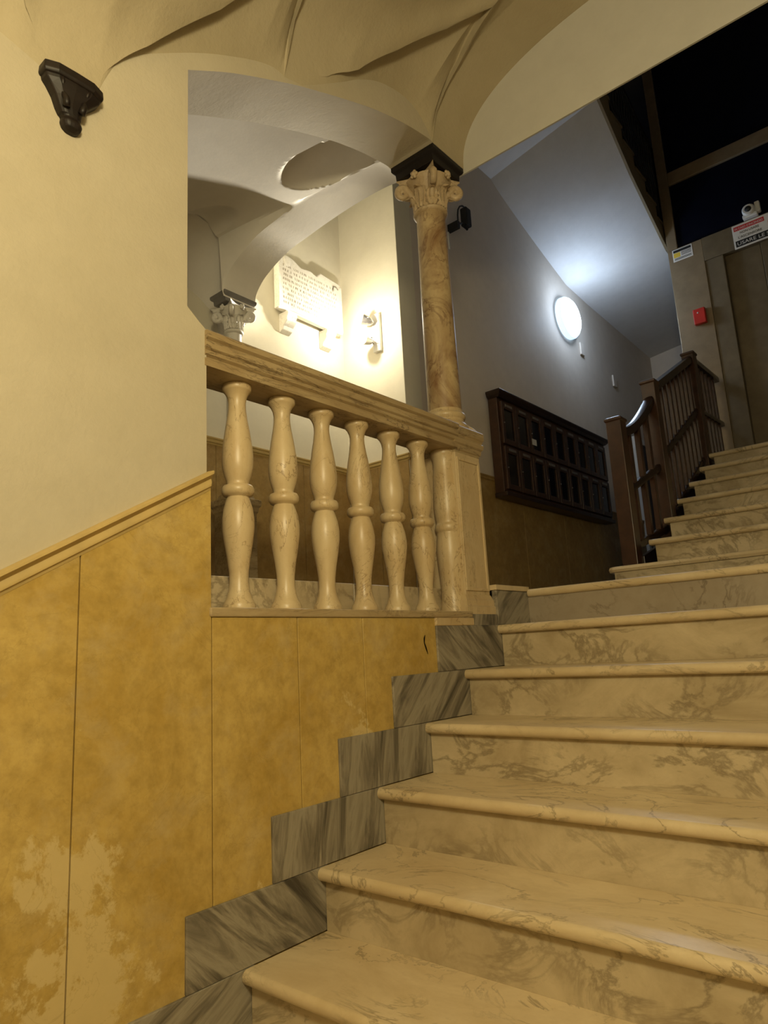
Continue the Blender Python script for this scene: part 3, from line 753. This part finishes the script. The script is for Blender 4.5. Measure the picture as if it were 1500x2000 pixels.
# ================================================================== WOODEN RAILING
wr = tag(empty('wooden_railing', (.06, 5.2, 1.96)), 'dark polished wooden stair railing with square newel posts on the upper flight', 'railing')
def newel(x, y, z0, z1, s=.095):
    mb = MB(); h = s/2
    def q(k, z): return [(x-k, y-k, z), (x+k, y-k, z), (x+k, y+k, z), (x-k, y+k, z)]
    mb.loft([q(h, z0), q(h, z1-.03), q(h+.008, z1-.025), q(h+.008, z1-.008), q(h-.006, z1)])
    return local(mb.obj('newel_post', M['wood3'], bevel=.004), wr)
PA, PB, PC, PD = (0, 4.44), (.06, 5.05), (.06, 6.22), (.06, 7.02)
newel(*PA, 1.9635, 2.985, .10); newel(*PB, 2.15, 3.40, .10); newel(*PC, 2.88, 3.985, .10)
def hz(t): return 2.885+.40*t**1.6                      # curved first stretch
def railpiece(pts, name, w_, h, mat, lift=0):
    prof = [(-.5, -.5), (.5, -.5), (.5, .1), (.38, .42), (.15, .5), (-.15, .5), (-.38, .42), (-.5, .1)]
    rings = []
    for i, p in enumerate(pts):
        d = Vector(pts[min(i+1, len(pts)-1)])-Vector(pts[max(i-1, 0)]); sd = Vector((d.y, -d.x, 0)).normalized()
        rings.append([tuple(Vector(p)+sd*(a*w_)+Vector((0, 0, b*h+lift))) for a, b in prof])
    return local(MB().loft(rings).obj(name, mat, smooth=True, auto=30), wr)
def lerp2(a, b, t): return (a[0]+(b[0]-a[0])*t, a[1]+(b[1]-a[1])*t)
S1 = [(*lerp2(PA, PB, i/12), hz(i/12)) for i in range(13)]
S2 = [(*PB, 3.335), (*PC, 3.93)]; S3 = [(*PC, 3.93), (*PD, 3.955)]
railpiece(S1, 'handrail', .075, .065, M['wood2']); railpiece(S2, 'handrail', .075, .065, M['wood2']); railpiece(S3, 'handrail', .075, .065, M['wood2'])
M1 = [(*lerp2(PA, PB, t), 2.47+.28*t) for t in (0, .5, 1)]; M2 = [(*PB, 2.80), (*PC, 3.46)]; M3 = [(*PC, 3.46), (*PD, 3.50)]
B1 = [(*lerp2(PA, PB, t), 2.10+.20*t) for t in (0, .5, 1)]; B2 = [(*PB, 2.33), (*PC, 3.02)]; B3 = [(*PC, 3.05), (*PD, 3.06)]
for q in (M1, M2, M3, B1, B2, B3): railpiece(q, 'cross_rail', .05, .05, M['wood2'])
def at(seg, t):
    n = len(seg)-1; f = t*n; i = min(int(f), n-1); return seg[i][2]+(seg[i+1][2]-seg[i][2])*(f-i)
for S_, B_, n, wd, A_, Z_ in ((S1, B1, 3, .045, PA, PB), (S2, B2, 9, .032, PB, PC), (S3, B3, 6, .032, PC, PD)):
    for i in range(n):
        t = (i+1)/(n+1); x, y = lerp2(A_, Z_, t); zt = at(S_, t)-.03; zb = at(B_, t)+.01
        local(MB().box(x-wd*.4, x+wd*.4, y-wd/2, y+wd/2, zb, zt).obj('railing_bar', M['wood3'], bevel=.003, seg=1), wr)
mb = MB(); mb.prism([(4.49, 1.9645), (5.0, 1.9645), (5.0, 2.20), (4.49, 2.05)], 'x', .03, .06); local(mb.obj('lower_board', M['wood'], bevel=.003), wr)
mb = MB(); mb.prism([(5.05, 2.12), (5.10, 2.12), (6.2, 2.80), (6.2, 3.02), (5.05, 2.33)], 'x', .04, .08); local(mb.obj('lower_board', M['wood'], bevel=.003), wr)
mb = MB(); mb.prism([(6.22, 2.86), (7.03, 2.88), (7.03, 3.07), (6.22, 3.05)], 'x', .04, .08); local(mb.obj('lower_board', M['wood'], bevel=.003), wr)

# ================================================================== LIFT
lf = tag(empty('lift_shaft', (.7, 7.05, 3.035)), 'lift shaft of grey steel frames and dark glass above the upper flight', 'lift')
LY = 7.05
def lp(name, x0, x1, z0, z1, mat, y0=LY, y1=LY+.10, bev=.004): return local(MB().box(x0, x1, y0, y1, z0, z1).obj(name, mat, bevel=bev), lf)
lp('corner_post', -.205, -.105, 5.45, 8.15, M['steel']); lp('crossbar', -.105, 1.75, 6.19, 6.335, M['steel']); lp('crossbar', -.105, 1.75, 7.9, 8.05, M['steel'])
lp('corner_post', 1.75, 1.85, 3.036, 8.15, M['steel'])
lp('glass_panel', -.105, 1.75, 5.465, 6.19, M['glass'], LY+.03, LY+.045, 0); lp('glass_panel', -.105, 1.75, 6.335, 7.9, M['glass'], LY+.03, LY+.045, 0)
lp('glass_panel', -.19, -.175, 3.1, 8.1, M['glass'], LY+.10, 8.6, 0); lp('corner_post', -.205, -.105, 3.036, 8.15, M['steel'], 8.6, 8.7)
lp('pier', -.205, .13, 3.036, 5.462, M['steel'])
lp('door_lintel', .13, 1.75, 5.215, 5.465, M['steel_d']); lp('door_jamb', .13, .30, 3.036, 5.215, M['steel_d'], LY+.01)
lp('door_jamb', 1.5, 1.75, 3.036, 5.215, M['steel_d'], LY+.01)
lp('door_leaf', .30, .62, 3.036, 5.215, M['steel_d'], LY+.07, LY+.09); lp('door_leaf', .625, 1.5, 3.036, 5.215, M['steel_d'], LY+.055, LY+.075)
def text(s, name, x, z, size, mat, par, y, wid=None):
    cu = bpy.data.curves.new(name, 'FONT'); cu.body = s; cu.size = size; cu.extrude = .0006
    t = bpy.data.objects.new(name, cu); C.objects.link(t)
    dg = bpy.context.evaluated_depsgraph_get(); me = bpy.data.meshes.new_from_object(t.evaluated_get(dg)); bpy.data.objects.remove(t)
    o = bpy.data.objects.new(name, me); C.objects.link(o); me.materials.clear(); me.materials.append(mat)
    xs = [v.co.x for v in me.vertices]; k = (wid/(max(xs)-min(xs))) if wid else 1
    for v in me.vertices: v.co = Vector((x+(v.co.x-min(xs))*k, y-v.co.z, z+v.co.y))
    if par: local(o, par)
    return o
sg = tag(empty('fire_warning_sign', (.65, LY, 5.22)), 'red white and black no-lift-in-fire sign over the lift door', 'sign')
local(MB().box(.415, .90, LY-.006, LY-.001, 5.205, 5.455).obj('board', M['signw'], bevel=.002), sg)
local(MB().box(.43, .70, LY-.0075, LY-.0055, 5.39, 5.435).obj('red_band', M['signr']), sg)
local(MB().box(.43, .885, LY-.0075, LY-.0055, 5.222, 5.285).obj('black_band', M['signk']), sg)
text("IN CASO D'INCENDIO", 'lettering', .44, 5.40, .03, M['signw'], sg, LY-.0080, .25)
text('NON USARE', 'lettering', .48, 5.35, .035, M['signk'], sg, LY-.0065, .17); text("L'ASCENSORE", 'lettering', .46, 5.305, .035, M['signk'], sg, LY-.0065, .21)
text('USARE LE SCALE', 'lettering', .445, 5.236, .05, M['signw'], sg, LY-.0080, .42)
mb = MB(); cx_, cz_ = .775, 5.36
mb.tube([(cx_+.042*math.cos(a), LY-.0065, cz_+.042*math.sin(a)) for a in [2*math.pi*k/24 for k in range(25)]], .006, 6).tube([(cx_-.03, LY-.0065, cz_+.03), (cx_+.03, LY-.0065, cz_-.03)], .005, 6)
local(mb.obj('prohibition_ring', M['signr']), sg)
local(MB().prism([(.745, 5.412), (.785, 5.412), (.765, 5.445)], 'y', LY-.0075, LY-.0055).obj('warning_triangle', M['signr']), sg)
s2 = tag(empty('lift_sticker', (-.05, LY, 5.32)), 'small white and yellow caution sticker on the steel pier by the lift', 'sticker')
local(MB().box(-.16, .035, LY-.003, LY-.0005, 5.318, 5.452).obj('board', M['signw'], bevel=.001, seg=1), s2)
local(MB().box(-.15, .025, LY-.0042, LY-.0028, 5.415, 5.442).obj('black_band', M['signk']), s2)
local(MB().box(-.15, -.085, LY-.0042, LY-.0028, 5.36, 5.41).obj('yellow_field', M['signy']), s2)
mb = MB()
for z in (5.40, 5.385, 5.37, 5.345, 5.333): mb.box(-.075 if z > 5.36 else -.145, .022, LY-.0040, LY-.0028, z, z+.006)
o = local(mb.obj('text_lines', M['signk']), s2); o['kind'] = 'stuff'
rb = tag(empty('alarm_box', (.01, LY, 4.56)), 'small red alarm box on the steel pier', 'alarm box')
local(MB().box(-.042, .072, LY-.05, LY-.0005, 4.562, 4.722).obj('housing', M['red'], bevel=.008, seg=3), rb)
local(MB().lathe([(.008, 0), (.008, .004), (.005, .006)], 12).obj('lens', M['signw'], smooth=True), rb)
rb.children[-1].matrix_parent_inverse = Matrix.Identity(4); rb.children[-1].location = (-.005, -.05, .115); rb.children[-1].rotation_euler = (math.pi/2, 0, 0)
cm = tag(empty('security_camera', (.60, LY, 5.466)), 'white round security camera on the lift door lintel above the sign', 'camera')
local(MB().loft([[(.52+dx*.0, LY-.0, 5.466)]*1+[] for dx in ()] or [[(.53, LY+.02, 5.466), (.66, LY+.02, 5.466), (.66, LY-.05, 5.466), (.53, LY-.05, 5.466)], [(.53, LY+.02, 5.50), (.66, LY+.02, 5.50), (.66, LY-.05, 5.50), (.53, LY-.05, 5.50)]]).obj('foot', M['plastic'], bevel=.006), cm)
def ring(r, y): return [(.592+r*math.cos(a), y, 5.535+r*math.sin(a)) for a in [2*math.pi*k/24 for k in range(24)]]
local(MB().loft([ring(.055, LY+.02), ring(.060, LY-.01), ring(.058, LY-.06), ring(.046, LY-.075), ring(.032, LY-.075)]).obj('housing', M['plastic'], smooth=True, auto=40), cm)
local(MB().loft([ring(.030, LY-.070), ring(.030, LY-.078), ring(.02, LY-.088), ring(.005, LY-.092)]).obj('lens', M['signk'], smooth=True), cm)
local(MB().box(.645, .69, LY-.045, LY+.01, 5.49, 5.60).obj('arm', M['plastic'], bevel=.01, seg=3), cm)

# ================================================================== UPPER FLIGHT WITH IRON RAILING
uf = tag(empty('staircase', (-.25, 6, 5.5)), 'dark edge of the flight rising overhead toward the viewer beside the lift', 'staircase')
low = [(4.2, 6.41)]+[(yb, zb) for ya, za, yb, zb in rows if 5 < yb < 7.7]
top = [(7.6, 5.68), (7.2, 5.68)]
y, z = 7.2, 5.68
for i in range(6):
    z += .152; top.append((y, z)); y -= .262; top.append((y, z))
top.append((4.2, z))
local(MB().prism(low+top, 'x', -.25, -.225).obj('string', M['string']), uf)
for i in range(6):
    local(MB().box(-1.15, -.215, 7.2-.262*(i+1), 7.215-.262*i, 5.68+.152*(i+1)-.026, 5.68+.152*(i+1)).obj('tread', M['string'], bevel=.004), uf)
ir = tag(empty('iron_railing', (-.24, 6, 6)), 'black wrought-iron railing of the flight overhead', 'railing')
HR = [(7.5, 6.60), (7.284, 6.62), (6.298, 7.04), (5.6, 7.36), (4.3, 7.38)]; BR = [(7.5, 5.78), (7.2, 5.84), (5.64, 6.745), (4.3, 6.76)]
local(MB().tube([(-.24, a, b) for a, b in HR], .030, 8).obj('handrail', M['iron'], smooth=True), ir)
local(MB().tube([(-.24, a, b) for a, b in BR], .022, 6).obj('bottom_rail', M['iron'], smooth=True), ir)
hy = sorted(HR); by = sorted(BR)
for i in range(24):
    yy = 7.26-.075*i; z0 = interp(yy, [a for a, b in by], [b for a, b in by]); z1 = interp(yy, [a for a, b in hy], [b for a, b in hy])
    pts = [(-.24, yy+.022*math.sin(t*12.6+i*.9)*min(1, 4*t, 4-4*t), z0+(z1-z0)*t) for t in [k/14 for k in range(15)]]
    local(MB().tube(pts, .019, 6).obj('iron_bar', M['iron'], smooth=True), ir)
